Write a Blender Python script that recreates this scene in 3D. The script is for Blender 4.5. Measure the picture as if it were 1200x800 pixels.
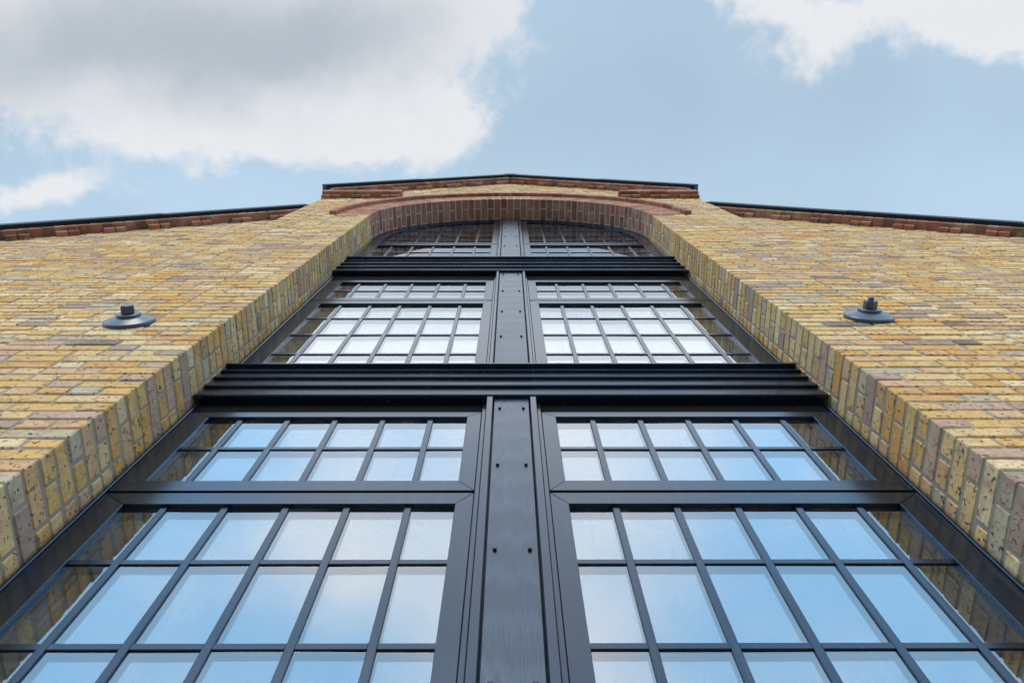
import bpy, math, random
import numpy as np
random.seed(7)
RNG = np.random.default_rng(7)
for o in list(bpy.data.objects):
    bpy.data.objects.remove(o, do_unlink=True)
scene = bpy.context.scene
COL = scene.collection
R = math.radians
H0 = 1.6                                   # eye height; heights measured from the lens are H0 + h

# ------------------------------------------------------------------ camera
CAM = np.array([-0.0061, -0.9474, H0])
PITCH, YAW, ROLL = R(73.473), R(0.523), R(-0.529)
cam_d = bpy.data.cameras.new('camera')
cam_d.sensor_width = 36.0
cam_d.lens = 906.6 / 1200 * 36
cam_d.clip_start, cam_d.clip_end = 0.05, 2000
cam = bpy.data.objects.new('camera', cam_d)
COL.objects.link(cam)
cy, sy, cp, sp = math.cos(YAW), math.sin(YAW), math.cos(PITCH), math.sin(PITCH)
F = np.array([sy * cp, cy * cp, sp])
Rt = np.array([cy, -sy, 0.0])
Up = np.cross(Rt, F)
c_, s_ = math.cos(ROLL), math.sin(ROLL)
Rx, Ux = c_ * Rt + s_ * Up, -s_ * Rt + c_ * Up
from mathutils import Matrix, Vector
M = Matrix(((Rx[0], Ux[0], -F[0], CAM[0]), (Rx[1], Ux[1], -F[1], CAM[1]), (Rx[2], Ux[2], -F[2], CAM[2]), (0, 0, 0, 1)))
cam.matrix_world = M
scene.camera = cam
scene.render.resolution_x, scene.render.resolution_y = 1024, 682

# ------------------------------------------------------------------ light, sky, exposure
scene.view_settings.view_transform = 'Standard'
scene.view_settings.look = 'None'
scene.view_settings.exposure = 0.0
scene.view_settings.gamma = 1.0
scene.view_settings.use_curve_mapping = False
SUN_EL, SUN_AZ = R(33), R(192)             # azimuth clockwise from +Y: behind the lens, a little to the left
BG = 0.10


def nd(t, ty, **kw):
    n = t.nodes.new(ty)
    for k, v in kw.items():
        setattr(n, k, v)
    return n


def put(t, sock, v):
    if isinstance(v, bpy.types.NodeSocket):
        t.links.new(v, sock)
    elif isinstance(v, tuple) and len(v) == 3 and sock.type == 'RGBA':
        sock.default_value = (*v, 1)
    else:
        sock.default_value = v


def mth(t, op, a, b=0.0, c=None, clamp=False):
    n = nd(t, 'ShaderNodeMath', operation=op, use_clamp=clamp)
    put(t, n.inputs[0], a)
    put(t, n.inputs[1], b)
    if c is not None:
        put(t, n.inputs[2], c)
    return n.outputs[0]


def mixc(t, fac, a, b, blend='MIX'):
    n = nd(t, 'ShaderNodeMix', data_type='RGBA', blend_type=blend)
    put(t, n.inputs[0], fac)
    put(t, n.inputs[6], a)
    put(t, n.inputs[7], b)
    return n.outputs[2]


def ramp(t, v, lo, hi, a=0.0, b=1.0):
    n = nd(t, 'ShaderNodeMapRange', interpolation_type='SMOOTHSTEP')
    put(t, n.inputs[0], v)
    for i, x in enumerate((lo, hi, a, b)):
        n.inputs[i + 1].default_value = x
    return n.outputs[0]


def noise(t, vec, scale, detail=3.0, rough=0.55, distort=0.0):
    n = nd(t, 'ShaderNodeTexNoise')
    put(t, n.inputs['Vector'], vec)
    n.inputs['Scale'].default_value = scale
    n.inputs['Detail'].default_value = detail
    n.inputs['Roughness'].default_value = rough
    n.inputs['Distortion'].default_value = distort
    return n


def lin(r, g, b):
    f = lambda u: (u / 255 / 12.92) if u / 255 <= 0.04045 else ((u / 255 + 0.055) / 1.055) ** 2.4
    return (f(r), f(g), f(b))


world = bpy.data.worlds.new('World')
scene.world = world
world.use_nodes = True
wt = world.node_tree
wt.nodes.clear()
out = nd(wt, 'ShaderNodeOutputWorld')
bg = nd(wt, 'ShaderNodeBackground')
bg.inputs[1].default_value = BG
wt.links.new(bg.outputs[0], out.inputs[0])
sky = nd(wt, 'ShaderNodeTexSky', sky_type='NISHITA', sun_disc=False, sun_elevation=SUN_EL, sun_rotation=SUN_AZ)
sky.air_density, sky.dust_density, sky.ozone_density = 1.0, 1.0, 1.0
tc = nd(wt, 'ShaderNodeTexCoord')
sep = nd(wt, 'ShaderNodeSeparateXYZ')
wt.links.new(tc.outputs['Generated'], sep.inputs[0])
dz = mth(wt, 'MAXIMUM', sep.outputs[2], 0.04)
px0 = mth(wt, 'DIVIDE', sep.outputs[0], dz)      # where the line of sight meets a flat cloud layer of height 1
py0 = mth(wt, 'DIVIDE', sep.outputs[1], dz)
com = nd(wt, 'ShaderNodeCombineXYZ')
wt.links.new(px0, com.inputs[0])
wt.links.new(py0, com.inputs[1])
layer = com.outputs[0]
warp = noise(wt, layer, 5.5, 4.0, 0.6)
wsep = nd(wt, 'ShaderNodeSeparateColor')
wt.links.new(warp.outputs['Color'], wsep.inputs[0])
px = mth(wt, 'MULTIPLY_ADD', mth(wt, 'SUBTRACT', wsep.outputs[0], 0.5), 0.13, px0)
py = mth(wt, 'MULTIPLY_ADD', mth(wt, 'SUBTRACT', wsep.outputs[1], 0.5), 0.10, py0)


def blob(x, y, rx, ry, amp):
    a = mth(wt, 'DIVIDE', mth(wt, 'SUBTRACT', px, x), rx)
    b = mth(wt, 'DIVIDE', mth(wt, 'SUBTRACT', py, y), ry)
    d = mth(wt, 'ADD', mth(wt, 'MULTIPLY', a, a), mth(wt, 'MULTIPLY', b, b))
    return mth(wt, 'MULTIPLY', mth(wt, 'EXPONENT', mth(wt, 'MULTIPLY', d, -1.0)), amp)


def total(items):
    s = items[0]
    for i in items[1:]:
        s = mth(wt, 'ADD', s, i)
    return s


CLOUDS = [(-0.52, -0.085, 0.32, 0.115, 1.25), (-0.22, -0.11, 0.21, 0.085, 1.05), (-0.14, 0.020, 0.12, 0.052, 1.05), (-0.32, 0.010, 0.18, 0.055, 0.75),
          (-0.60, 0.105, 0.09, 0.024, 0.85), (-0.47, 0.052, 0.06, 0.02, 0.35), (-0.03, -0.125, 0.06, 0.05, 0.5),
          (0.30, -0.130, 0.06, 0.022, 0.55), (0.52, -0.135, 0.19, 0.060, 1.05), (0.375, -0.085, 0.05, 0.042, 0.62), (0.62, -0.085, 0.10, 0.045, 0.7)]
mass = total([blob(*c) for c in CLOUDS])
wide = noise(wt, layer, 2.4, 4.0, 0.5)
# the sunward sky: bright thin cloud down the middle and overhead, deeper blue to either side
wide_d = ramp(wt, mth(wt, 'ADD', total([blob(0.02, -0.62, 0.30, 0.45, 0.75), blob(0.0, -0.24, 0.75, 0.15, 0.9), blob(-0.25, -0.62, 0.16, 0.10, 0.5), blob(0.1, -2.2, 2.2, 0.9, 0.9), blob(-2.0, -0.9, 1.0, 1.3, 0.9), blob(2.0, -0.9, 1.0, 1.3, 0.9)]),  # the wide outer blobs are unseen cloud, added to whiten the light
                        mth(wt, 'MULTIPLY', mth(wt, 'SUBTRACT', wide.outputs[0], 0.5), 1.3)), 0.05, 0.95)
beyond = mth(wt, 'MAXIMUM', ramp(wt, py0, -0.15, -0.32), ramp(wt, py0, 0.35, 0.8))
edge = noise(wt, layer, 9.0, 8.0, 0.60, 0.35)
edge2 = noise(wt, layer, 34.0, 6.0, 0.62, 0.5)
grain = mth(wt, 'ADD', mth(wt, 'MULTIPLY', mth(wt, 'SUBTRACT', edge.outputs[0], 0.5), 1.25), mth(wt, 'MULTIPLY', mth(wt, 'SUBTRACT', edge2.outputs[0], 0.5), 0.75))
dens = mth(wt, 'ADD', mass, grain)
cover = ramp(wt, dens, 0.30, 0.86)
GREYS = [(-0.55, -0.060, 0.36, 0.072, 0.85), (-0.38, -0.110, 0.30, 0.075, 0.55), (-0.14, -0.115, 0.12, 0.04, 0.35), (-0.24, -0.065, 0.15, 0.05, 0.5), (0.50, -0.10, 0.2, 0.02, 0.15)]
grey = mth(wt, 'ADD', total([blob(*c) for c in GREYS]), mth(wt, 'MULTIPLY', mth(wt, 'SUBTRACT', edge.outputs[0], 0.5), 0.70))
K = 1.0 / BG
bright = tuple(v * K for v in (0.82, 0.84, 0.87))
dull = tuple(v * K for v in (0.46, 0.52, 0.585))
ccol = mixc(wt, ramp(wt, grey, -0.10, 1.45, 0.0, 1.0), bright, dull)
# thin high cloud: pale in front, brighter towards the sun's side of the sky
veil_n = noise(wt, layer, 2.6, 3.0, 0.5)
veil = mth(wt, 'ADD', ramp(wt, veil_n.outputs[0], 0.3, 0.75, 0.70, 0.84), ramp(wt, py0, -0.05, 0.12, 0.0, 0.16))
hazy = tuple(v * K for v in (0.52, 0.70, 0.87))
base = mixc(wt, veil, sky.outputs[0], hazy)
sunny = mixc(wt, wide_d, tuple(v * K for v in (0.72, 1.36, 2.05)), tuple(v * K for v in (1.82, 1.92, 2.06)))
front_sky = mixc(wt, cover, base, ccol)
wt.links.new(mixc(wt, beyond, front_sky, sunny), bg.inputs[0])

sun_d = bpy.data.lights.new('sun', 'SUN')
sun_d.energy = 1.5
sun_d.angle = R(20)
sun_d.color = (1.0, 0.82, 0.62)
sun = bpy.data.objects.new('sun', sun_d)
COL.objects.link(sun)
sdir = Vector((math.sin(SUN_AZ) * math.cos(SUN_EL), math.cos(SUN_AZ) * math.cos(SUN_EL), math.sin(SUN_EL)))
sun.rotation_euler = sdir.to_track_quat('Z', 'Y').to_euler()
sun.location = (0, -20, 30)

# ------------------------------------------------------------------ materials


def mat(name):
    m = bpy.data.materials.new(name)
    m.use_nodes = True
    t = m.node_tree
    t.nodes.clear()
    o = nd(t, 'ShaderNodeOutputMaterial')
    b = nd(t, 'ShaderNodeBsdfPrincipled')
    t.links.new(b.outputs[0], o.inputs[0])
    return m, t, b


def position(t):
    return nd(t, 'ShaderNodeNewGeometry').outputs['Position']


def tone_of(t):
    a = nd(t, 'ShaderNodeAttribute', attribute_type='GEOMETRY', attribute_name='tone')
    b = nd(t, 'ShaderNodeAttribute', attribute_type='OBJECT', attribute_name='tone')
    return mth(t, 'ADD', a.outputs['Fac'], b.outputs['Fac'])


def palette(t, fac, cols):
    n = nd(t, 'ShaderNodeValToRGB')
    n.color_ramp.interpolation = 'CONSTANT'
    tot = sum(c[0] for c in cols)
    els = n.color_ramp.elements
    acc = 0.0
    for i, (w, rgb) in enumerate(cols):
        e = els[i] if i < 2 else els.new(acc / tot)
        e.position = acc / tot
        e.color = (*lin(*rgb), 1)
        acc += w
    put(t, n.inputs[0], fac)
    return n.outputs[0]


def bump(t, b, height, strength, dist):
    n = nd(t, 'ShaderNodeBump')
    n.inputs['Strength'].default_value = strength
    n.inputs['Distance'].default_value = dist
    put(t, n.inputs['Height'], height)
    t.links.new(n.outputs[0], b.inputs['Normal'])


def brick_material(name, cols, blotch, blotch_amt, speck, speck_amt):
    m, t, b = mat(name)
    pos = position(t)
    tone = tone_of(t)
    # shift the texture from brick to brick so that no stain runs across a joint
    off = nd(t, 'ShaderNodeVectorMath', operation='SCALE')
    off.inputs[0].default_value = (37.0, 61.0, 23.0)
    put(t, off.inputs['Scale'], tone)
    add = nd(t, 'ShaderNodeVectorMath', operation='ADD')
    put(t, add.inputs[0], pos)
    t.links.new(off.outputs[0], add.inputs[1])
    p = add.outputs[0]
    col = palette(t, tone, cols)
    n1 = noise(t, p, 14.0, 4.0, 0.62, 0.6)
    col = mixc(t, ramp(t, n1.outputs[0], 0.50, 0.72, 0.0, blotch_amt), col, lin(*blotch))
    n2 = noise(t, p, 55.0, 4.0, 0.65)
    col = mixc(t, 1.0, col, mixc(t, n2.outputs[0], (0.56, 0.55, 0.54), (1.40, 1.38, 1.32)), 'MULTIPLY')
    n3 = noise(t, p, 58.0, 2.5, 0.55)
    n3b = noise(t, p, 12.0, 2.0, 0.5)
    sp_f = mth(t, 'MULTIPLY', ramp(t, n3.outputs[0], 0.595, 0.65), ramp(t, n3b.outputs[0], 0.36, 0.60, 0.25, 1.0))
    sp_f = mth(t, 'MULTIPLY', sp_f, speck_amt)
    col = mixc(t, sp_f, col, lin(*speck))
    n4 = noise(t, pos, 6.0, 5.0, 0.70)                                # lime bloom, smeared mortar
    col = mixc(t, ramp(t, n4.outputs[0], 0.47, 0.73, 0.08, 0.56), col, lin(196, 182, 152))
    n6 = noise(t, pos, 0.9, 4.0, 0.6)                                 # broad weathering across many bricks
    col = mixc(t, ramp(t, n6.outputs[0], 0.42, 0.66, 0.0, 0.32), col, mixc(t, 0.5, lin(172, 158, 138), col, 'MIX'))
    dm = nd(t, 'ShaderNodeMapping')
    dm.inputs['Scale'].default_value = (7.0, 7.0, 0.35)
    t.links.new(pos, dm.inputs['Vector'])
    n7 = noise(t, dm.outputs[0], 1.0, 4.0, 0.65)                      # rain runs
    col = mixc(t, ramp(t, n7.outputs[0], 0.56, 0.74, 0.0, 0.28), col, lin(120, 104, 84))
    put(t, b.inputs['Base Color'], col)
    b.inputs['Roughness'].default_value = 0.92
    b.inputs['Specular IOR Level'].default_value = 0.25
    h = mth(t, 'SUBTRACT', mth(t, 'MULTIPLY', n2.outputs[0], 0.5), mth(t, 'MULTIPLY', sp_f, 0.8))
    bump(t, b, h, 0.9, 0.005)
    return m


YELLOW = brick_material('yellow_stock_brick', [
    (3.0, (210, 165, 92)), (2.7, (216, 180, 122)), (2.1, (205, 150, 74)), (1.1, (222, 197, 152)), (1.3, (206, 158, 110)),
    (0.8, (186, 150, 126)), (0.7, (160, 132, 118)), (0.7, (182, 166, 138)), (0.14, (112, 96, 90)), (0.15, (174, 124, 98))],
    (150, 112, 88), 0.62, (58, 40, 32), 0.95)
RED = brick_material('red_rubbed_brick', [
    (2.5, (158, 90, 68)), (2.0, (168, 102, 78)), (1.6, (136, 76, 58)), (1.0, (178, 116, 94)), (0.9, (112, 68, 58)), (0.7, (164, 110, 94))],
    (122, 80, 72), 0.4, (66, 42, 38), 0.5)

MORTAR, t, b = mat('lime_mortar')
pos = position(t)
n1 = noise(t, pos, 90.0, 3.0, 0.6)
n2 = noise(t, pos, 5.0, 4.0, 0.6)
put(t, b.inputs['Base Color'], mixc(t, n2.outputs[0], mixc(t, n1.outputs[0], lin(120, 111, 97), lin(170, 160, 143)), lin(150, 138, 118)))
b.inputs['Roughness'].default_value = 0.95
bump(t, b, n1.outputs[0], 0.6, 0.002)


PALE_MORTAR, t, b = mat('pale_arch_mortar')
n1 = noise(t, position(t), 60.0, 3.0, 0.6)
put(t, b.inputs['Base Color'], mixc(t, n1.outputs[0], lin(160, 150, 132), lin(192, 182, 164)))
b.inputs['Roughness'].default_value = 0.95
bump(t, b, n1.outputs[0], 0.6, 0.002)


def paint(name, rough=0.19, grain=False, base=(0.006, 0.009, 0.017)):
    m, t, b = mat(name)
    pos = position(t)
    n1 = noise(t, pos, 3.0, 4.0, 0.6)
    n2 = noise(t, pos, 160.0, 2.0, 0.5)
    n3 = noise(t, pos, 22.0, 4.0, 0.7)
    col = mixc(t, ramp(t, n1.outputs[0], 0.4, 0.75, 0.0, 0.5), base, tuple(v * 1.7 for v in base))
    col = mixc(t, ramp(t, n3.outputs[0], 0.68, 0.84, 0.0, 0.12), col, lin(120, 120, 118))      # dust
    rm = nd(t, 'ShaderNodeMapping')
    rm.inputs['Scale'].default_value = (45.0, 45.0, 1.6)
    t.links.new(pos, rm.inputs['Vector'])
    n6 = noise(t, rm.outputs[0], 1.0, 4.0, 0.65)                      # dried rain runs in the dust
    col = mixc(t, ramp(t, n6.outputs[0], 0.55, 0.75, 0.0, 0.07), col, lin(150, 150, 148))
    n5 = noise(t, pos, 75.0, 3.0, 0.6)
    chips = mth(t, 'MULTIPLY', ramp(t, n5.outputs[0], 0.735, 0.76), ramp(t, n3.outputs[0], 0.50, 0.62))
    col = mixc(t, mth(t, 'MULTIPLY', chips, 0.55), col, lin(150, 152, 156))
    put(t, b.inputs['Base Color'], col)
    put(t, b.inputs['Roughness'], mth(t, 'ADD', mth(t, 'MULTIPLY', n1.outputs[0], 0.12), rough - 0.06))
    b.inputs['Specular IOR Level'].default_value = 0.7
    b.inputs['Specular Tint'].default_value = (0.60, 0.77, 1.0, 1)
    if grain:
        mp = nd(t, 'ShaderNodeMapping')
        mp.inputs['Scale'].default_value = (1.0, 1.0, 0.10)
        t.links.new(pos, mp.inputs['Vector'])
        w = nd(t, 'ShaderNodeTexWave', wave_type='RINGS', rings_direction='X')
        t.links.new(mp.outputs[0], w.inputs['Vector'])
        w.inputs['Scale'].default_value = 20.0
        w.inputs['Distortion'].default_value = 3.5
        w.inputs['Detail'].default_value = 3.0
        w.inputs['Detail Scale'].default_value = 2.2
        fine = nd(t, 'ShaderNodeMapping')
        fine.inputs['Scale'].default_value = (260.0, 260.0, 5.0)
        t.links.new(pos, fine.inputs['Vector'])
        fib = noise(t, fine.outputs[0], 1.0, 3.0, 0.6)
        gr = mth(t, 'ADD', mth(t, 'MULTIPLY', w.outputs['Fac'], 0.7), mth(t, 'MULTIPLY', fib.outputs[0], 0.6))
        put(t, b.inputs['Base Color'], mixc(t, mth(t, 'MULTIPLY', ramp(t, gr, 0.55, 1.05), 0.55), col, tuple(v * 3.2 for v in base)))
        bump(t, b, gr, 0.9, 0.0011)
    else:
        bump(t, b, mth(t, 'ADD', mth(t, 'MULTIPLY', n2.outputs[0], 0.3), n1.outputs[0]), 0.12, 0.001)
    return m


BLACK = paint('black_joinery_paint')
GRAINED = paint('black_paint_on_grained_timber', 0.28, True, (0.010, 0.014, 0.024))
IRON = paint('painted_cast_iron', 0.30, False, (0.045, 0.052, 0.064))
LEAD = paint('black_verge_metal', 0.75, False, (0.006, 0.007, 0.009))

GLASS = bpy.data.materials.new('coated_glass')
GLASS.use_nodes = True
t = GLASS.node_tree
t.nodes.clear()
o = nd(t, 'ShaderNodeOutputMaterial')
tr = nd(t, 'ShaderNodeBsdfTransparent')
tr.inputs[0].default_value = (0.90, 0.95, 0.96, 1)
gl = nd(t, 'ShaderNodeBsdfGlossy')
gl.inputs[0].default_value = (0.95, 0.97, 1.0, 1)
gl.inputs['Roughness'].default_value = 0.0
geo = nd(t, 'ShaderNodeNewGeometry')
dt = nd(t, 'ShaderNodeVectorMath', operation='DOT_PRODUCT')
t.links.new(geo.outputs['Normal'], dt.inputs[0])
t.links.new(geo.outputs['Incoming'], dt.inputs[1])
inv = mth(t, 'SUBTRACT', 1.0, mth(t, 'ABSOLUTE', dt.outputs['Value']))
fr = mth(t, 'MULTIPLY_ADD', mth(t, 'POWER', inv, 4.0), 0.60, 0.22, clamp=True)
nz = noise(t, geo.outputs['Position'], 1.6, 1.0, 0.5)
bp = nd(t, 'ShaderNodeBump')
bp.inputs['Strength'].default_value = 0.05
bp.inputs['Distance'].default_value = 0.02
t.links.new(nz.outputs[0], bp.inputs['Height'])
t.links.new(bp.outputs[0], gl.inputs['Normal'])
mx = nd(t, 'ShaderNodeMixShader')
t.links.new(fr, mx.inputs[0])
t.links.new(tr.outputs[0], mx.inputs[1])
t.links.new(gl.outputs[0], mx.inputs[2])
film = nd(t, 'ShaderNodeBsdfDiffuse')
film.inputs[0].default_value = (0.6, 0.6, 0.58, 1)
nf = noise(t, geo.outputs['Position'], 4.0, 5.0, 0.65)
mpf = nd(t, 'ShaderNodeMapping')
mpf.inputs['Scale'].default_value = (60.0, 60.0, 1.2)
t.links.new(geo.outputs['Position'], mpf.inputs['Vector'])
runs = noise(t, mpf.outputs[0], 1.0, 3.0, 0.6)
ff = mth(t, 'ADD', ramp(t, nf.outputs[0], 0.45, 0.75, 0.0, 0.035), ramp(t, runs.outputs[0], 0.60, 0.74, 0.0, 0.06))
mx2 = nd(t, 'ShaderNodeMixShader')
t.links.new(ff, mx2.inputs[0])
t.links.new(mx.outputs[0], mx2.inputs[1])
t.links.new(film.outputs[0], mx2.inputs[2])
t.links.new(mx2.outputs[0], o.inputs[0])

SPACER, t, b = mat('black_spacer_bar')
put(t, b.inputs['Base Color'], (0.012, 0.012, 0.014))
b.inputs['Roughness'].default_value = 0.6
HEAD_SHADE, t, b = mat('matt_black_head_shade')  # near-black colour that stands for the shade below a transom
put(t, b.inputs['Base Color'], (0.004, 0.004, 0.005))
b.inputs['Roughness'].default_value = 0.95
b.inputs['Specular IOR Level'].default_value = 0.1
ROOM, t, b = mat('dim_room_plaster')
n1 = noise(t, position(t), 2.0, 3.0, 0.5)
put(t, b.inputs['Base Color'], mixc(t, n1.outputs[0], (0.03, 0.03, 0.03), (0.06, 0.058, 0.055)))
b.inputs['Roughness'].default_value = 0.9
SLATE, t, b = mat('grey_slate')
n1 = noise(t, position(t), 4.0, 4.0, 0.6)
put(t, b.inputs['Base Color'], mixc(t, n1.outputs[0], (0.05, 0.055, 0.065), (0.11, 0.115, 0.125)))
b.inputs['Roughness'].default_value = 0.7
PAVING, t, b = mat('grey_paving')
n1 = noise(t, position(t), 1.2, 5.0, 0.6)
n2 = noise(t, position(t), 60.0, 3.0, 0.6)
put(t, b.inputs['Base Color'], mixc(t, n2.outputs[0], mixc(t, n1.outputs[0], (0.20, 0.19, 0.175), (0.29, 0.28, 0.26)), (0.25, 0.24, 0.225)))
b.inputs['Roughness'].default_value = 0.9

# ------------------------------------------------------------------ mesh helpers
SIGNS = [(-1, -1, -1), (1, -1, -1), (1, 1, -1), (-1, 1, -1), (-1, -1, 1), (1, -1, 1), (1, 1, 1), (-1, 1, 1)]
SIDX = {s: i for i, s in enumerate(SIGNS)}


def _topology():
    faces = []
    v = lambda s, a: SIDX[s] * 3 + a
    def oriented(idx, nrm):
        pts = []
        for i in idx:
            s = np.array(SIGNS[i // 3], float)
            q = s * 0.8
            q[i % 3] = s[i % 3]
            pts.append(q)
        n = np.cross(pts[1] - pts[0], pts[2] - pts[0])
        return list(idx) if np.dot(n, nrm) > 0 else list(idx)[::-1]
    for a in range(3):
        b_, c = (a + 1) % 3, (a + 2) % 3
        for s in (-1, 1):
            q = []
            for u, w in ((-1, -1), (1, -1), (1, 1), (-1, 1)):
                t3 = [0, 0, 0]
                t3[a], t3[b_], t3[c] = s, u, w
                q.append(v(tuple(t3), a))
            n = np.zeros(3)
            n[a] = s
            faces.append(oriented(q, n))
    for a in range(3):                     # edges running along axis a
        b_, c = (a + 1) % 3, (a + 2) % 3
        for u in (-1, 1):
            for w in (-1, 1):
                lo, hi = [0, 0, 0], [0, 0, 0]
                lo[a], hi[a] = -1, 1
                lo[b_] = hi[b_] = u
                lo[c] = hi[c] = w
                n = np.zeros(3)
                n[b_], n[c] = u, w
                faces.append(oriented([v(tuple(lo), b_), v(tuple(hi), b_), v(tuple(hi), c), v(tuple(lo), c)], n))
    for s in SIGNS:
        faces.append(oriented([v(s, 0), v(s, 1), v(s, 2)], np.array(s, float)))
    return faces


TOPO = _topology()
NB = [[None] * 3 for _ in range(8)]
for i, s in enumerate(SIGNS):
    for a in range(3):
        q = list(s)
        q[a] = -q[a]
        NB[i][a] = SIDX[tuple(q)]
NB = np.array(NB)


def hexa_verts(P, c):
    """P: (n, 8, 3) corners in SIGNS order -> (n, 24, 3) vertices of the chamfered solids."""
    P = np.asarray(P, float)
    E = P[:, NB, :] - P[:, :, None, :]
    L = np.linalg.norm(E, axis=-1, keepdims=True)
    E = E / np.maximum(L, 1e-9) * np.minimum(c, L * 0.3)
    V = np.empty((len(P), 8, 3, 3))
    for a in range(3):
        V[:, :, a] = P + E[:, :, (a + 1) % 3] + E[:, :, (a + 2) % 3]
    return V.reshape(len(P), 24, 3)


def box8(x0, x1, y0, y1, z0, z1):
    return np.array([[(x0, x1)[s[0] > 0], (y0, y1)[s[1] > 0], (z0, z1)[s[2] > 0]] for s in SIGNS], float)


def link(name, me, parent=None, loc=None):
    ob = bpy.data.objects.new(name, me)
    COL.objects.link(ob)
    if parent is not None:
        ob.parent = parent
    if loc is not None:
        ob.location = loc
    return ob


def mesh(name, verts, faces, mats):
    me = bpy.data.meshes.new(name)
    me.from_pydata([tuple(map(float, p)) for p in verts], [], faces)
    for m in (mats if isinstance(mats, list) else [mats]):
        me.materials.append(m)
    return me


def solid_mesh(name, P, c, m, tones=None):
    P = np.asarray(P, float)
    if P.ndim == 2:
        P = P[None]
    V = hexa_verts(P, c)
    n = len(P)
    faces = [[i + 24 * k for i in f] for k in range(n) for f in TOPO]
    me = mesh(name, V.reshape(-1, 3), faces, m)
    if tones is not None:
        a = me.attributes.new('tone', 'FLOAT', 'POINT')
        a.data.foreach_set('value', np.repeat(np.asarray(tones, np.float32), 24))
    return me


def solids(name, P, c, m, parent, tones=None):
    return link(name, solid_mesh(name, P, c, m, tones), parent)


def bx(name, x0, x1, y0, y1, z0, z1, m, parent, c=0.0025):
    return solids(name, box8(x0, x1, y0, y1, z0, z1), c, m, parent)


def prism(name, poly, y0, y1, m, parent, side_mat=None):
    """poly: (x, z) counter-clockwise as seen from -Y; extruded from y0 to y1."""
    n = len(poly)
    v = [(x, y0, z) for x, z in poly] + [(x, y1, z) for x, z in poly]
    f = [list(range(n)), list(range(2 * n - 1, n - 1, -1))] + [[i, i + n, (i + 1) % n + n, (i + 1) % n] for i in range(n)]
    me = mesh(name, v, f, [m, side_mat] if side_mat else m)
    if side_mat:
        for i, p in enumerate(me.polygons):
            p.material_index = 0 if i < 2 else 1
    return link(name, me, parent)


def arc_band(name, cz, r0, r1, y0, y1, a0, a1, n, m, parent, cx=0.0):
    v, f = [], []
    for i in range(n + 1):
        a = a0 + (a1 - a0) * i / n
        for r, y in ((r0, y0), (r1, y0), (r1, y1), (r0, y1)):
            v.append((cx + r * math.cos(a), y, cz + r * math.sin(a)))
    for i in range(n):
        for j in range(4):
            k = (j + 1) % 4
            f.append([i * 4 + j, (i + 1) * 4 + j, (i + 1) * 4 + k, i * 4 + k][::-1])
    f += [[0, 1, 2, 3], [n * 4 + 3, n * 4 + 2, n * 4 + 1, n * 4]]
    return link(name, mesh(name, v, f, m), parent)


# ------------------------------------------------------------------ the place
W = 1.35                                   # half width of the opening
BAY = 2.152                                # half width of the gabled bay
SET = 0.1025                               # the side walls stand half a brick back
CZ = H0 + 7.50                             # springing of the arch
RING = 1.665                               # outer radius of the brick arch
GAUGE, PHASE = 0.075, 0.025
SIDE_X = 5.6
bay_line = lambda x: H0 + 10.76 - 0.74 * abs(x)
side_line = {-1: lambda x: H0 + 7.42 - 0.70 * (abs(x) - 3), 1: lambda x: H0 + 7.66 - 0.70 * (abs(x) - 3)}

pav = link('pavement', mesh('pavement', [(-300, -300, 0), (300, -300, 0), (300, 300, 0), (-300, 300, 0)], [[0, 1, 2, 3]], PAVING))
pav['kind'] = 'structure'
pav['label'] = 'grey paved ground in front of the brick building'

HOUSE = bpy.data.objects.new('brick_building', None)
COL.objects.link(HOUSE)
HOUSE['label'] = 'yellow brick gabled building with a tall black arched window'
HOUSE['category'] = 'building'

# --- mortar bodies of the walls
def wall_body(name, quads_xz, y0, y1, parent=HOUSE):
    """cells of the wall given as (x, z) polygons, joined into one solid-looking body"""
    v, f = [], []
    for q in quads_xz:
        n = len(q)
        k = len(v)
        v += [(x, y0, z) for x, z in q] + [(x, y1, z) for x, z in q]
        f += [[k + i for i in range(n)], [k + n + i for i in range(n)][::-1]] + [[k + i, k + i + n, k + (i + 1) % n + n, k + (i + 1) % n] for i in range(n)]
    return link(name, mesh(name, v, f, MORTAR), parent)


wi = W + 0.0034
be = BAY - 0.002
cells = []
for s in (-1, 1):
    cells.append([(s * wi, 0), (s * be, 0), (s * be, CZ), (s * wi, CZ)][::s])
NA = 48
for i in range(NA):
    a, b2 = math.pi * i / NA, math.pi * (i + 1) / NA
    def outer(a):
        dx, dzz = math.cos(a), math.sin(a)
        ts = [be / abs(dx)] if abs(dx) > 1e-6 else []
        ts.append((bay_line(0) + 0.10 - CZ) / (dzz + 0.74 * abs(dx)))
        tt = min(ts)
        return (tt * dx, CZ + tt * dzz)
    def inner(a):
        return (wi * math.cos(a), CZ + wi * math.sin(a))
    cells.append([inner(a), outer(a), outer(b2), inner(b2)])
gable_wall = wall_body('gable_wall', cells, 0.0055, 0.36)
side_walls = {}
for s in (-1, 1):
    L = side_line[s]
    q = [(s * (BAY - 0.05), 0), (s * SIDE_X, 0), (s * SIDE_X, L(SIDE_X) + 0.05), (s * (BAY - 0.05), L(BAY - 0.05) + 0.05)][::s]
    side_walls[s] = wall_body('side_wall', [q], SET + 0.0055, SET + 0.3)

# --- bricks: lay every one of them, then keep the largest in the picture as objects
ST, HD, BH, JT, DP = 0.2135, 0.101, 0.0635, 0.0115, 0.101
RH = 0.088                                 # the reveal's headers are cut a little short
lay = []                                   # (x0, x1, y0, y1, z0, z1, wall, view weight of its face)


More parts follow.
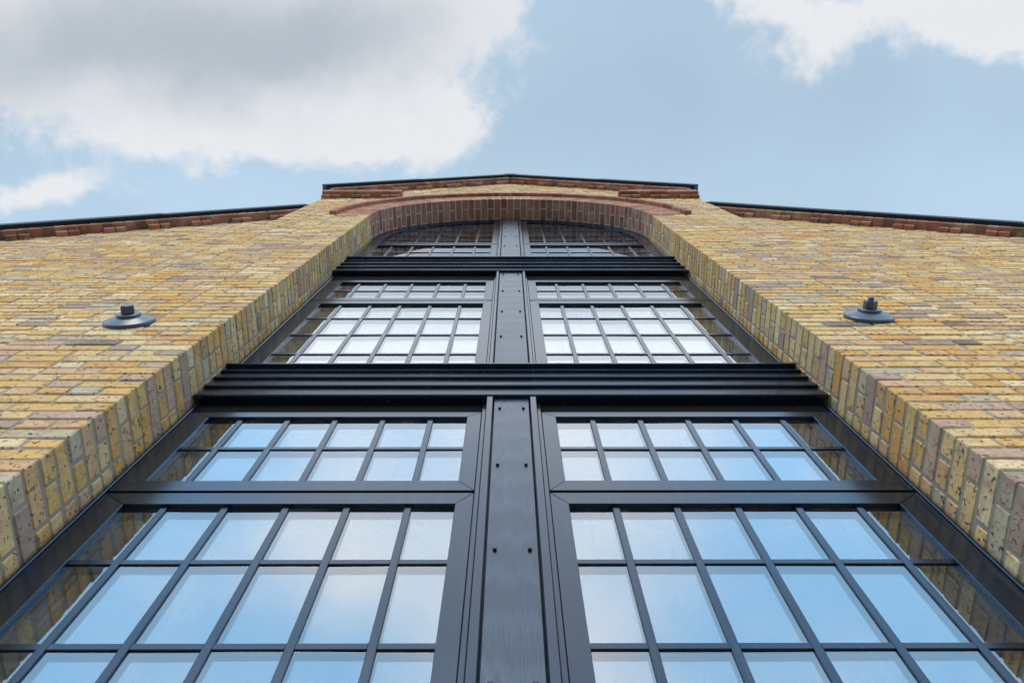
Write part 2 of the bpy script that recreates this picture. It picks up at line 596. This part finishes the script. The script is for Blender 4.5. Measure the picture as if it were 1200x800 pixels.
def course_run(x0, x1, start):
    """Flemish bond from x0 to x1 (x0 < x1)"""
    res, x, k = [], x0, start
    while x < x1 - 0.03:
        w = ST if k % 2 == 0 else HD
        if random.random() < 0.22:
            w = HD if k % 2 == 0 else ST
        e = min(x + w, x1)
        if x1 - e < 0.05:
            e = x1
        res.append((x, e))
        x = e + JT * random.uniform(0.75, 1.3)
        k += 1
    return res


def bay_bricks():
    k0 = 0
    ztop = bay_line(0)
    nk = int((ztop - PHASE) / GAUGE) + 2
    for k in range(k0, nk):
        z0 = PHASE + k * GAUGE
        z1 = z0 + BH
        if z0 > ztop + 0.05:
            break
        lim = min(BAY, (bay_line(0) + 0.12 - z1) / 0.74)
        if z0 >= CZ - 1e-6 and z0 - CZ > RING - 0.01:
            if lim < 0.1:
                continue
            for a, b_ in course_run(-lim, lim, k):
                lay.append((a, b_, 0.0, DP, z0, z1, gable_wall))
            continue
        for s in (-1, 1):
            if z0 < CZ - 1e-6:
                if k % 2 == 0:
                    runs = [(W, W + ST)]
                    nx = W + ST + JT
                    reveal = [(RH + JT, 2 * RH + JT), (2 * RH + 2 * JT, 3 * RH + 2 * JT)] if random.random() < 0.7 else [(RH + JT, 3 * RH + 2 * JT)]
                    cd = RH
                    st = 1
                else:
                    runs = [(W, W + HD)]
                    nx = W + HD + JT
                    reveal = [(2 * RH + 2 * JT, 3 * RH + 2 * JT)]
                    cd = 2 * RH + JT
                    st = 0
                lay.append((s * W, s * runs[0][1], 0.0, cd, z0, z1, gable_wall))
                for y0, y1 in reveal:
                    lay.append((s * W, s * (W + HD), y0, y1, z0, z1, gable_wall))
                for a, b_ in course_run(nx, lim, st):
                    lay.append((s * a, s * b_, 0.0, DP, z0, z1, gable_wall))
            else:
                h = z0 - CZ
                xm = math.sqrt(max(RING ** 2 - h * h, 0.0)) + 0.008
                if xm > lim - 0.04:
                    continue
                for a, b_ in course_run(xm, lim, k):
                    lay.append((s * a, s * b_, 0.0, DP, z0, z1, gable_wall))


def side_bricks():
    for s in (-1, 1):
        L = side_line[s]
        for k in range(0, 140):
            z0 = PHASE + k * GAUGE
            z1 = z0 + BH
            xl = min(SIDE_X, (L(0) + 0.12 - z1) / 0.70)
            if xl < BAY + 0.05:
                break
            st = BAY - (0.06 if k % 2 else 0.17)
            for a, b_ in course_run(st, xl, k):
                if b_ > BAY - 0.001:
                    lay.append((s * a, s * b_, SET, SET + DP, z0, z1, side_walls[s]))


bay_bricks()
side_bricks()
N = len(lay)
B = np.array([l[:6] for l in lay])
B[:, :2] = np.sort(B[:, :2], axis=1)
ctr = np.stack([(B[:, 0] + B[:, 1]) / 2, (B[:, 2] + B[:, 3]) / 2, (B[:, 4] + B[:, 5]) / 2], 1)
half = np.stack([(B[:, 1] - B[:, 0]) / 2, (B[:, 3] - B[:, 2]) / 2, (B[:, 5] - B[:, 4]) / 2], 1)
tone = RNG.random(N) * 0.98 + 0.01
# stains come in drifts: neighbours lean to the same tone a little
dr = np.sin(ctr[:, 0] * 3.1 + np.sin(ctr[:, 2] * 1.7) * 2) * np.sin(ctr[:, 2] * 2.3 + ctr[:, 0])
flip = (RNG.random(N) < 0.22) & (dr > 0.35)
tone[flip] = 0.74 + RNG.random(flip.sum()) * 0.22


def px_of(pts):
    d = pts - CAM
    q = np.stack([d @ Rx, d @ Ux, d @ F], 1)
    zz = np.maximum(q[:, 2], 0.05)
    return 600 + 906.6 * q[:, 0] / zz, 400 - 906.6 * q[:, 1] / zz, q[:, 2]


ux, uy, uz = px_of(ctr)
front = ctr - np.array([0, 1, 0]) * half[:, 1:2]
d = CAM - ctr
dist2 = (d ** 2).sum(1)
dn = d / np.sqrt(dist2)[:, None]
area = 4 * half[:, 0] * half[:, 2] * np.abs(dn[:, 1]) * (B[:, 2] < SET + 0.01) + 4 * half[:, 1] * half[:, 2] * np.abs(dn[:, 0]) * (np.abs(np.abs(np.where(ctr[:, 0] < 0, B[:, 1], B[:, 0])) - W) < 1e-3)
inside = (ux > 4) & (ux < 1196) & (uy > 0) & (uy < 796) & (uz > 0.1)
score = np.where(inside, area / dist2, 0)
order = np.argsort(-score)
own = np.zeros(N, bool)
own[order[:300]] = True
jit = lambda n: RNG.normal(0, 1, (n, 8, 3)) * np.array([0.0006, 0.0006, 0.0018])
SG = np.array(SIGNS, float)


def chipped(P, chance=0.35):
    """knock a corner or two off some of the bricks"""
    for q in P:
        if random.random() < chance:
            k = random.randrange(8)
            q[k] -= SG[k] * np.array([random.uniform(0.001, 0.004), random.uniform(0.001, 0.004), random.uniform(0.003, 0.010)])
    return P


shared = {}
for i in np.nonzero(own)[0]:
    key = tuple(np.round(half[i], 3))
    var = shared.setdefault(key, [])
    if len(var) < 10:
        me = solid_mesh('brick', chipped((SG * half[i])[None] + jit(1)), 0.004, YELLOW)
        var.append(me)
    else:
        me = random.choice(var)
    ob = link('brick', me, lay[i][6], tuple(ctr[i] + RNG.normal(0, 1, 3) * (0.0007, 0.0009, 0.0010)))
    ob.rotation_euler = tuple(RNG.normal(0, 0.004, 3) * (0.5, 1, 0.35))
    ob['tone'] = float(tone[i])
for wl in [gable_wall, *side_walls.values()]:
    idx = [i for i in range(N) if not own[i] and lay[i][6] is wl]
    n = len(idx)
    P = ctr[idx][:, None, :] + SG[None] * half[idx][:, None, :] + jit(n) + RNG.normal(0, 1, (n, 1, 3)) * np.array([0.0007, 0.0009, 0.001])
    P = chipped(P)
    ob = solids('brickwork', P, 0.004, YELLOW, wl, tone[idx])
    ob['kind'] = 'stuff'

# --- the arch: voussoirs two deep along the soffit, a second ring behind them on the face
arch = arc_band('arch', CZ, W + 0.0022, RING + 0.004, 0.0026, 0.34, 0.0, math.pi, 64, PALE_MORTAR, HOUSE)


def radial_hexa(a, r0, r1, y0, y1, w0, w1):
    er = np.array([math.cos(a), 0, math.sin(a)])
    et = np.array([-math.sin(a), 0, math.cos(a)])
    P = []
    for s in SIGNS:
        r = r0 if s[0] < 0 else r1
        w = w0 if s[0] < 0 else w1
        P.append(np.array([0, 0, CZ]) + er * r + et * (w / 2) * s[2] + np.array([0, y0 if s[1] < 0 else y1, 0]))
    P = np.array(P)
    return P[[SIDX[(s[0], s[1], s[2])] for s in SIGNS]]


NV = 57
for i in range(NV):
    a = math.pi * (i + 0.5) / NV
    pit = math.pi / NV
    wd = lambda r: pit * r - 0.0115
    ysplit = (ST, DP) if i % 2 == 0 else (DP, ST)
    rs = W + (0.2125 if i % 2 else 0.1075)
    y = 0.0
    for j, d_ in enumerate(ysplit):
        y1 = y + d_
        r1 = rs if j == 0 else W + 0.1075
        P = radial_hexa(a, W, r1, y, y1, wd(W), wd(r1)) + RNG.normal(0, 0.0005, (8, 3))
        ob = solids('arch_brick', P, 0.003, RED, arch)
        ob['tone'] = float(RNG.random() * 0.98 + 0.01)
        y = y1 + JT
    P = radial_hexa(a, rs + 0.009, RING, 0.0, DP, wd(rs), wd(RING)) + RNG.normal(0, 0.0005, (8, 3))
    ob = solids('arch_brick', P, 0.003, RED, arch)
    ob['tone'] = float(RNG.random() * 0.98 + 0.01)
NHB = 26
for i in range(NHB):
    a = -0.012 + (math.pi + 0.024) * (i + 0.5) / NHB
    pit = (math.pi + 0.024) / NHB
    P = radial_hexa(a, RING + 0.006, RING + 0.075, -0.036, 0.07, pit * RING - 0.008, pit * (RING + .07) - 0.008) + RNG.normal(0, 0.0009, (8, 3))
    ob = solids('hood_brick', P, 0.004, RED, arch)
    ob['tone'] = float(RNG.random() * 0.98 + 0.01)
arc_band('hood_joint', CZ, RING + 0.010, RING + 0.071, -0.032, 0.06, -0.008, math.pi + 0.008, 64, MORTAR, arch)


# --- red brick cornices climbing the gables
def cornice(name, x_in, x_out, line, slope, wall_y, pitch, wd, jt, step, mit=0.0, start=0.0):
    """bricks laid along the rake from the inner end (x_in) to the outer one (x_out); dentils of two headers every step headers"""
    s = 1 if x_out > x_in else -1
    th = math.atan(slope)
    tx, tz = s * math.cos(th), -math.sin(th)                 # downhill along the rake
    nx, nz_ = s * math.sin(th), math.cos(th)                 # square to it, upwards
    length = abs(x_out - x_in) / math.cos(th)
    def P(u0, u1, v0, v1, y0, y1):
        res = []
        for sg in SIGNS:
            u = u0 if sg[0] < 0 else u1
            v = v0 if sg[2] < 0 else v1
            yy = y0 if sg[1] < 0 else y1
            res.append((x_in + tx * u + nx * v, yy, line(x_in) + tz * u + nz_ * v))
        res = np.array(res)
        if s < 0:                                            # keep the corners right-handed
            res = res[[SIDX[(-g[0], g[1], g[2])] for g in SIGNS]]
        return res
    body = solids(name, P(-0.080 * mit, int(length / pitch) * pitch - 0.02, 0.080, 0.150, wall_y - 0.073, wall_y + 0.09), 0.002, MORTAR, HOUSE)
    n = int(length / pitch)
    tn = slope * mit
    for k in range(n):
        u = k * pitch
        for v0, y0 in ((0.075, wall_y - 0.078),):
            uu = u + (pitch / 2 if v0 > 0.1 and not mit else 0) - v0 * tn + 0.003
            ob = solids('corbel_brick', P(uu, uu + wd, v0, v0 + 0.066, y0, wall_y + 0.04) + RNG.normal(0, 0.0009, (8, 3)), 0.003, RED, body)
            ob['tone'] = float(RNG.random() * 0.98 + 0.01)
        if (k + start) % step < 2:
            ob = solids('dentil_brick', P(u, u + wd, 0.0, 0.066, wall_y - 0.042, wall_y + 0.04) + RNG.normal(0, 0.0009, (8, 3)), 0.003, RED, body)
            ob['tone'] = float(RNG.random() * 0.98 + 0.01)
    # black metal verge on top, in lengths that lap
    nseg = max(1, round(length / 1.5))
    for k in range(nseg):
        u0, u1 = length * k / nseg - (0.03 if k else 0.0), length * (k + 1) / nseg
        d_ = 0.004 * (k % 2)
        Q = P(u0, u1, 0.157 + d_, 0.27 + d_ * 2, wall_y - 0.112 - d_, wall_y + 0.20)
        if k == 0 and mit:                                   # mitred at the apex
            for q in range(8):
                if abs(Q[q][0]) < 0.5:
                    v = 0.157 if Q[q][2] < line(0) + 0.19 else 0.27
                    Q[q][0], Q[q][2] = s * 0.001, line(0) + v / math.cos(th)
        solids('verge_flashing', Q, 0.004, LEAD, body)
    return body, P, length


th_b = math.atan(0.74)
for s in (-1, 1):
    cb, P, ln = cornice('cornice', s * 0.0, s * (BAY - 0.06), bay_line, 0.74, 0.0, 0.1125, HD, JT, 3.5, mit=1.0)
    # level kneeler at the foot of the gable
    kz = H0 + 8.90
    kn = solids('kneeler', box8(*sorted((s * 1.262, s * (BAY - 0.006))), -0.071, 0.09, kz + 0.080, kz + 0.222), 0.002, MORTAR, HOUSE)
    x = BAY
    k = 0
    while x > 1.28:
        x0 = max(x - HD, 1.25)
        if k % 3 < 2:
            ob = solids('dentil_brick', box8(*sorted((s * x0, s * x)), -0.040, 0.04, kz, kz + 0.066) + RNG.normal(0, 0.0009, (8, 3)), 0.003, RED, kn)
            ob['tone'] = float(RNG.random() * 0.98 + 0.01)
        x -= HD + JT
        k += 1
    for row in range(2):
        for a, b_ in course_run(1.25, BAY + (0.004 if row == 0 else 0.0), row):
            ob = solids('corbel_brick', box8(*sorted((s * a, s * b_)), -0.076 - 0.003 * row, 0.04, kz + 0.075 * (row + 1), kz + 0.075 * (row + 1) + 0.066) + RNG.normal(0, 0.0009, (8, 3)), 0.003, RED, kn)
            ob['tone'] = float(RNG.random() * 0.98 + 0.01)
    cornice('cornice', s * (BAY - 0.12), s * SIDE_X, side_line[s], 0.70, SET, 0.0945, 0.0865, 0.008, 4, start=1.0 if s < 0 else 0.0)
# ridge piece over the apex
bx('ridge_cap', -0.085, 0.085, -0.114, 0.3, bay_line(0) + 0.24, bay_line(0) + 0.355, LEAD, HOUSE, 0.006)


# --- roofs and the dark room behind
def slab(name, pts, m, parent):
    n = len(pts) // 2
    f = [list(range(n)), list(range(2 * n - 1, n - 1, -1))] + [[i, i + n, (i + 1) % n + n, (i + 1) % n] for i in range(n)]
    return link(name, mesh(name, pts, f, m), parent)


for s in (-1, 1):
    za, zb = bay_line(0) + 0.20, bay_line(BAY + 0.05) + 0.20
    q = [(0, za), (s * (BAY + 0.05), zb), (s * (BAY + 0.05), zb + 0.12), (0, za + 0.12)]
    prism('roof', q[::s], 0.21, 5.0, SLATE, HOUSE)
    L = side_line[s]
    q = [(s * (BAY + 0.002), L(BAY) + 0.20), (s * SIDE_X, L(SIDE_X) + 0.20), (s * SIDE_X, L(SIDE_X) + 0.30), (s * (BAY + 0.002), L(BAY) + 0.30)]
    prism('roof', q[::s], 0.31, 5.0, SLATE, HOUSE)
# room: floor, back, sides and ceiling as a shell open to the window
v = [(-2.0, 0.365, 0.02), (2.0, 0.365, 0.02), (2.0, 0.365, CZ + 1.7), (-2.0, 0.365, CZ + 1.7), (-2.0, 4.5, 0.02), (2.0, 4.5, 0.02), (2.0, 4.5, CZ + 1.7), (-2.0, 4.5, CZ + 1.7)]
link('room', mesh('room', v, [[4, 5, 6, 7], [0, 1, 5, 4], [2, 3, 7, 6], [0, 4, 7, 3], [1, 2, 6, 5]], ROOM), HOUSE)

# ------------------------------------------------------------------ the tall window
YF = 0.238                                 # face of the sashes
YB = 0.247                                 # face of the glazing bars
YG0, YG1 = 0.2535, 0.2665                  # the sealed unit
YE = 0.277                                 # back of the bars
YR = 0.310                                 # back of the sashes
Q = 0.9695
XI, XO = 0.123, 1.318                      # sash edges, from the post to the jamb trim
GI, GO = 0.180, 1.2265                     # glass edges
BARS = [0.338 * Q, 0.536 * Q, 0.734 * Q, 0.932 * Q, 1.130 * Q]
BW = 0.0112                                # half a bar's width
pane_meshes = {}


def pane(parent, x0, x1, z0, z1):
    dx, dz_ = round(x1 - x0, 3), round(z1 - z0, 3)
    key = (dx, dz_)
    if key not in pane_meshes:
        P = box8(-dx / 2, dx / 2, YG0, YG1, -dz_ / 2, dz_ / 2)
        f = [[0, 1, 5, 4], [3, 7, 6, 2], [0, 4, 7, 3], [1, 2, 6, 5], [4, 5, 6, 7], [0, 3, 2, 1]]
        me = mesh('pane', P, f, [GLASS, SPACER])
        for i, p in enumerate(me.polygons):
            p.material_index = 0 if i < 2 else 1
        pane_meshes[key] = me
    ob = link('pane', pane_meshes[key], parent, ((x0 + x1) / 2, 0, (z0 + z1) / 2))
    ym = (YG0 + YG1) / 2                                     # no two panes sit quite true
    rx, rz = random.gauss(0, 0.0022), random.gauss(0, 0.0022)
    ob.rotation_euler = (rx, 0, rz)
    ob.location.x += ym * rz
    ob.location.z -= ym * rx


def frame4(x0, x1, z0, z1, g0, g1, h0, h1, y0, y1):
    """four mitred members: outer x0..x1, z0..z1, glass opening g0..g1, h0..h1"""
    out_ = [(x0, z0), (x1, z0), (x1, z1), (x0, z1)]
    inn = [(g0, h0), (g1, h0), (g1, h1), (g0, h1)]
    res = []
    for i in range(4):
        j = (i + 1) % 4
        (ax, az), (bx_, bz), (cx_, cz_), (dx, dz_) = out_[i], out_[j], inn[j], inn[i]
        # map to SIGNS order: first axis along the member, third axis towards the glass
        P = []
        for s in SIGNS:
            o_ = ((ax, az) if s[0] < 0 else (bx_, bz)) if s[2] < 0 else ((dx, dz_) if s[0] < 0 else (cx_, cz_))
            P.append((o_[0], y0 if s[1] < 0 else y1, o_[1]))
        res.append(P)
    return np.array(res)


def sash(name, s, z0, z1, g0, g1, bars_z):
    """one glazed sash on side s, between heights z0..z1 with glass g0..g1"""
    x0, x1 = (XI, XO) if s > 0 else (-XO, -XI)
    a, b_ = (GI, GO) if s > 0 else (-GO, -GI)
    fr = solids(name, frame4(x0, x1, z0, z1, a, b_, g0, g1, YF, YR), 0.0022, BLACK, HOUSE)
    xs = sorted(s * x for x in BARS)
    for x in xs:
        bx('glazing_bar', x - BW, x + BW, YB, YE, g0 - 0.001, g1 + 0.001, BLACK, fr, 0.0015)
    for z in bars_z:
        xe = [a - 0.001] + [q for x in xs for q in (x - BW + 0.0005, x + BW - 0.0005)] + [b_ + 0.001]
        for i in range(0, len(xe), 2):
            bx('glazing_bar', xe[i], xe[i + 1], YB + 0.0015, YE, z - BW, z + BW, BLACK, fr, 0.0015)
    cols = [a] + [q for x in xs for q in (x - BW, x + BW)] + [b_]
    rows = [g0] + [q for z in sorted(bars_z) for q in (z - BW, z + BW)] + [g1]
    for i in range(0, len(cols), 2):
        for j in range(0, len(rows), 2):
            pane(fr, cols[i] + 0.0006, cols[i + 1] - 0.0006, rows[j] + 0.0006, rows[j + 1] - 0.0006)
    return fr


h = lambda z: H0 + z
g = lambda z: H0 + z * Q
for s in (-1, 1):
    # lower light, its casement running down to the sill
    sash('casement', s, h(-0.95), g(2.342), h(-0.88), g(2.266), [g(1.945 - 0.365 * k) for k in range(8)])
    sash('top_light', s, g(2.358), g(3.068), g(2.432), g(3.015), [g(2.725)])
    # middle light
    sash('casement', s, h(3.490), g(5.090), h(3.556), g(5.012), [g(4.672), g(4.303), g(3.932)])
    sash('top_light', s, g(5.106), g(5.748), g(5.172), g(5.690), [g(5.445)])
    # upper light, under the arch
    sash('casement', s, h(6.305), g(7.425), h(6.380), g(7.360), [g(7.040), g(6.690)])
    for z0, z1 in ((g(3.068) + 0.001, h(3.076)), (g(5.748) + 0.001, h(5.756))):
        bx('head_shade_strip', *sorted((s * 0.124, s * 1.3195)), 0.243, YR, z0, z1, HEAD_SHADE, HOUSE, 0.002)  # added black strip in place of the shaded underside of each transom

# fanlights: grids cut by the arch
RG, RS = 1.2265, 1.318
zf0, zfg = g(7.441), g(7.500)
fan_rows = [g(7.715), g(8.000), g(8.330), g(8.66)]


def clip_cell(x0, x1, z0, z1, r):
    """rectangle cut by the circle of the arch, in the +x half; list of (x, z) or None"""
    pts = []
    n = 10
    ins = lambda x, z: x * x + max(z - CZ, 0) ** 2 <= r * r + 1e-9
    if not ins(x0, z0):
        return None
    if ins(x1, z1):
        return [(x0, z0), (x1, z0), (x1, z1), (x0, z1)]
    zc = max(z0 - CZ, 0)
    xe = min(x1, math.sqrt(max(r * r - zc * zc, 0)))
    if xe - x0 < 0.02:
        return None
    pts = [(x0, z0), (xe, z0)]
    xa = xe
    xb = x0
    zt = z1 - CZ
    if zt < r:
        xb = max(x0, math.sqrt(r * r - zt * zt))
    for i in range(n + 1):
        x = xa + (xb - xa) * i / n
        z = CZ + math.sqrt(max(r * r - x * x, 0))
        z = min(max(z, z0), z1)
        if abs(pts[-1][0] - x) + abs(pts[-1][1] - z) > 1e-4:
            pts.append((x, z))
    if xb > x0 + 1e-4:
        pts.append((x0, z1))
    return pts if len(pts) > 2 else None


for s in (-1, 1):
    mir = lambda poly: poly if s > 0 else [(-x, z) for x, z in poly][::-1]
    fan = bx('fanlight', *sorted((s * XI, s * RS * 0.999)), YF, YR, zf0, zfg, BLACK, HOUSE, 0.0022)
    zt = CZ + math.sqrt(RG ** 2 - GI ** 2)
    bx('stile', *sorted((s * RG, s * RS * 0.999)), YF, YR, zfg, CZ, BLACK, fan, 0.0022)
    bx('stile', *sorted((s * XI, s * GI)), YF + 0.0005, YR, zfg, zt + 0.02, BLACK, fan, 0.0022)
    a0, a1 = (0.0, math.acos(XI / RS)) if s > 0 else (math.pi - math.acos(XI / RS), math.pi)
    arc_band('arched_rail', CZ, RG, RS, YF, YR, a0, a1, 40, BLACK, fan)
    for x in BARS:
        if x < RG - 0.1:
            zt = CZ + math.sqrt(RG ** 2 - x * x)
            bx('glazing_bar', *sorted((s * (x - BW), s * (x + BW))), YB, YE, zfg, zt + 0.004, BLACK, fan, 0.0015)
    xs = BARS
    for z in fan_rows:
        xm = math.sqrt(RG ** 2 - max(z - CZ, 0) ** 2)
        xe = [GI] + [q for x in xs for q in (x - BW + 0.0005, x + BW - 0.0005)] + [9]
        for i in range(0, len(xe), 2):
            if xe[i] < xm:
                bx('glazing_bar', *sorted((s * xe[i], s * min(xe[i + 1], xm + 0.003))), YB + 0.0015, YE, z - BW, z + BW, BLACK, fan, 0.0015)
    cols = [GI] + [q for x in xs for q in (x - BW, x + BW)] + [RG]
    rows = [zfg] + [q for z in fan_rows for q in (z - BW, z + BW)] + [CZ + RG]
    for i in range(0, len(cols), 2):
        for j in range(0, len(rows), 2):
            poly = clip_cell(cols[i] + 0.0006, cols[i + 1] - 0.0006, rows[j] + 0.0006, rows[j + 1] - 0.0006, RG)
            if poly:
                prism('pane', mir(poly), YG0, YG1, GLASS, fan, SPACER)

# jamb trims: a cover strip against the brick and a lip standing a little proud of it
for s in (-1, 1):
    bx('jamb_trim', *sorted((s * 1.3345, s * 1.3485)), 0.246, 0.358, h(-1.0), CZ, BLACK, HOUSE, 0.002)
    bx('jamb_trim', *sorted((s * 1.3195, s * 1.3340)), 0.232, 0.358, h(-1.0), CZ, BLACK, HOUSE, 0.003)
arc_band('arched_trim', CZ, 1.3345, 1.3485, 0.246, 0.358, 0, math.pi, 72, BLACK, HOUSE)
arc_band('arched_trim', CZ, 1.3195, 1.3340, 0.232, 0.358, 0, math.pi, 72, BLACK, HOUSE)
# fixed rails behind the gaps between sashes
for z in (2.350, 5.098, 7.433):
    for s in (-1, 1):
        bx('frame_rail', *sorted((s * 0.128, s * 1.316)), YR + 0.001, 0.37, g(z) - 0.03, g(z) + 0.03, BLACK, HOUSE)


# transoms of lapped boards
def transom(bounds, top):
    """bounds: lower edges of the boards from below upwards; top: top of the sill"""
    body = bx('transom', -1.3195, 1.3195, 0.222, 0.40, h(bounds[0]) + 0.004, h(top) - 0.004, BLACK, HOUSE)
    zs = bounds + [top]
    for i in range(len(bounds)):
        z0, z1 = h(zs[i]), h(zs[i + 1])
        lip = i == len(bounds) - 1
        P = box8(-1.3465, 1.3465, 0.198, 0.2215, z0 + (0.0 if i == 0 else 0.003), z1 - 0.003)
        for q, sg in enumerate(SIGNS):
            if sg[2] > 0 and sg[1] < 0:
                P[q][1] = 0.211
        solids('transom_board', P, 0.0042, BLACK, body)
    return body


def sill(parent, top):
    P = box8(-1.3465, 1.3465, 0.190, 0.2375, h(top), h(top) + 0.022)
    for q, sg in enumerate(SIGNS):
        if sg[2] > 0 and sg[1] < 0:
            P[q][2] -= 0.008
    solids('sill', P, 0.003, BLACK, parent)


t1 = transom([3.072, 3.188, 3.300, 3.396], 3.462)
sill(t1, 3.465)
t2 = transom([5.752, 5.900, 6.040, 6.180], 6.275)
sill(t2, 6.278)
t0 = bx('bottom_sill', -1.3485, 1.3485, 0.15, 0.40, h(-1.05), h(-0.955), BLACK, HOUSE, 0.004)


# the post up the middle, one length to each storey, with edge strips and bolts
def post(z0, z1, hw, so, bolts):
    p = bx('post', -hw + 0.001, hw - 0.001, 0.2160, 0.262, z0, z1, GRAINED, HOUSE, 0.002)
    bx('post_core', -0.122, 0.122, 0.2625, 0.40, z0, z1, BLACK, p, 0.002)
    for s in (-1, 1):
        bx('edge_strip', *sorted((s * (hw + 0.003), s * so)), 0.204, 0.262, z0, z1, BLACK, p, 0.003)
        bx('edge_liner', *sorted((s * (so + 0.001), s * 0.122)), 0.234, 0.262, z0, z1, BLACK, p, 0.002)
    for z in bolts:
        for s in (-1, 1):
            n = 6
            x, r = s * 0.0485 * hw / 0.0735, 0.0062
            rot = random.random()
            v_ = [(x + r * q * math.cos(rot + i * math.pi / 3), yy, z + r * q * math.sin(rot + i * math.pi / 3)) for yy, q in ((0.2165, 1.0), (0.2095, 1.0), (0.2080, 0.72)) for i in range(n)]
            f_ = [[i, (i + 1) % n, (i + 1) % n + n, i + n] for i in range(2 * n) if i % n < n - 1] + [[n - 1, 0, n, 2 * n - 1], [2 * n - 1, n, 2 * n, 3 * n - 1]] + [list(range(2 * n, 3 * n))]
            link('bolt', mesh('bolt', v_, f_, BLACK), p)


post(h(-0.955), h(3.070), 0.0735, 0.1045, [h(z) for z in (2.956, 2.428, 1.891, 1.365, 0.83, 0.29, -0.25, -0.8)])
post(h(3.488), h(5.750), 0.0840, 0.1070, [h(z) for z in (5.666, 5.119, 4.557, 4.014, 3.53)])
post(h(6.301), CZ + 1.314, 0.0850, 0.1120, [h(z) for z in (8.60, 8.05, 7.50, 6.95, 6.38)])


# ------------------------------------------------------------------ wall tie plates
def lathe(name, prof, n, m, parent, loc=None):
    v, f = [], []
    for r, y in prof:
        for i in range(n):
            a = 2 * math.pi * i / n
            v.append((r * math.cos(a), y, r * math.sin(a)))
    for k in range(len(prof) - 1):
        for i in range(n):
            j = (i + 1) % n
            f.append([k * n + i, k * n + j, (k + 1) * n + j, (k + 1) * n + i])
    f.append([(len(prof) - 1) * n + i for i in range(n)])
    me = mesh(name, v, f, m)
    me.polygons.foreach_set('use_smooth', [n > 10] * len(me.polygons))
    return link(name, me, parent, loc)


def tie_plate(x, z, label, rot, stub):
    root = bpy.data.objects.new('wall_tie_plate', None)
    COL.objects.link(root)
    root.location = (x, 0, z)
    root['label'] = label
    root['category'] = 'tie plate'
    root['group'] = 'wall tie plates either side of the window'
    d_ = lathe('plate', [(0.112, 0.004), (0.113, -0.010), (0.110, -0.016), (0.103, -0.0185), (0.085, -0.024), (0.066, -0.031), (0.057, -0.034), (0.030, -0.035)], 48, IRON, root)
    w_ = lathe('washer', [(0.054, -0.030), (0.054, -0.044), (0.051, -0.047), (0.028, -0.047)], 40, IRON, root)
    hx = lathe('nut', [(0.0305, -0.044), (0.0315, -0.048), (0.0315, -0.080), (0.028, -0.086), (0.014, -0.087)], 6, IRON, root)
    hx.rotation_euler = (0, rot, 0)
    if stub:
        lathe('bolt_end', [(0.0135, -0.080), (0.0135, -0.099), (0.0115, -0.102)], 16, IRON, root)
    for me_ in (d_, w_):
        for p in me_.data.polygons:
            p.use_smooth = True
    return root


tie_plate(-1.786, h(3.50), 'round iron tie plate with a plain flat nut on the brick left of the window', 0.2, False)
tie_plate(1.716, h(3.59), 'round iron tie plate right of the window, bolt end sticking out of its nut', 0.5, True)
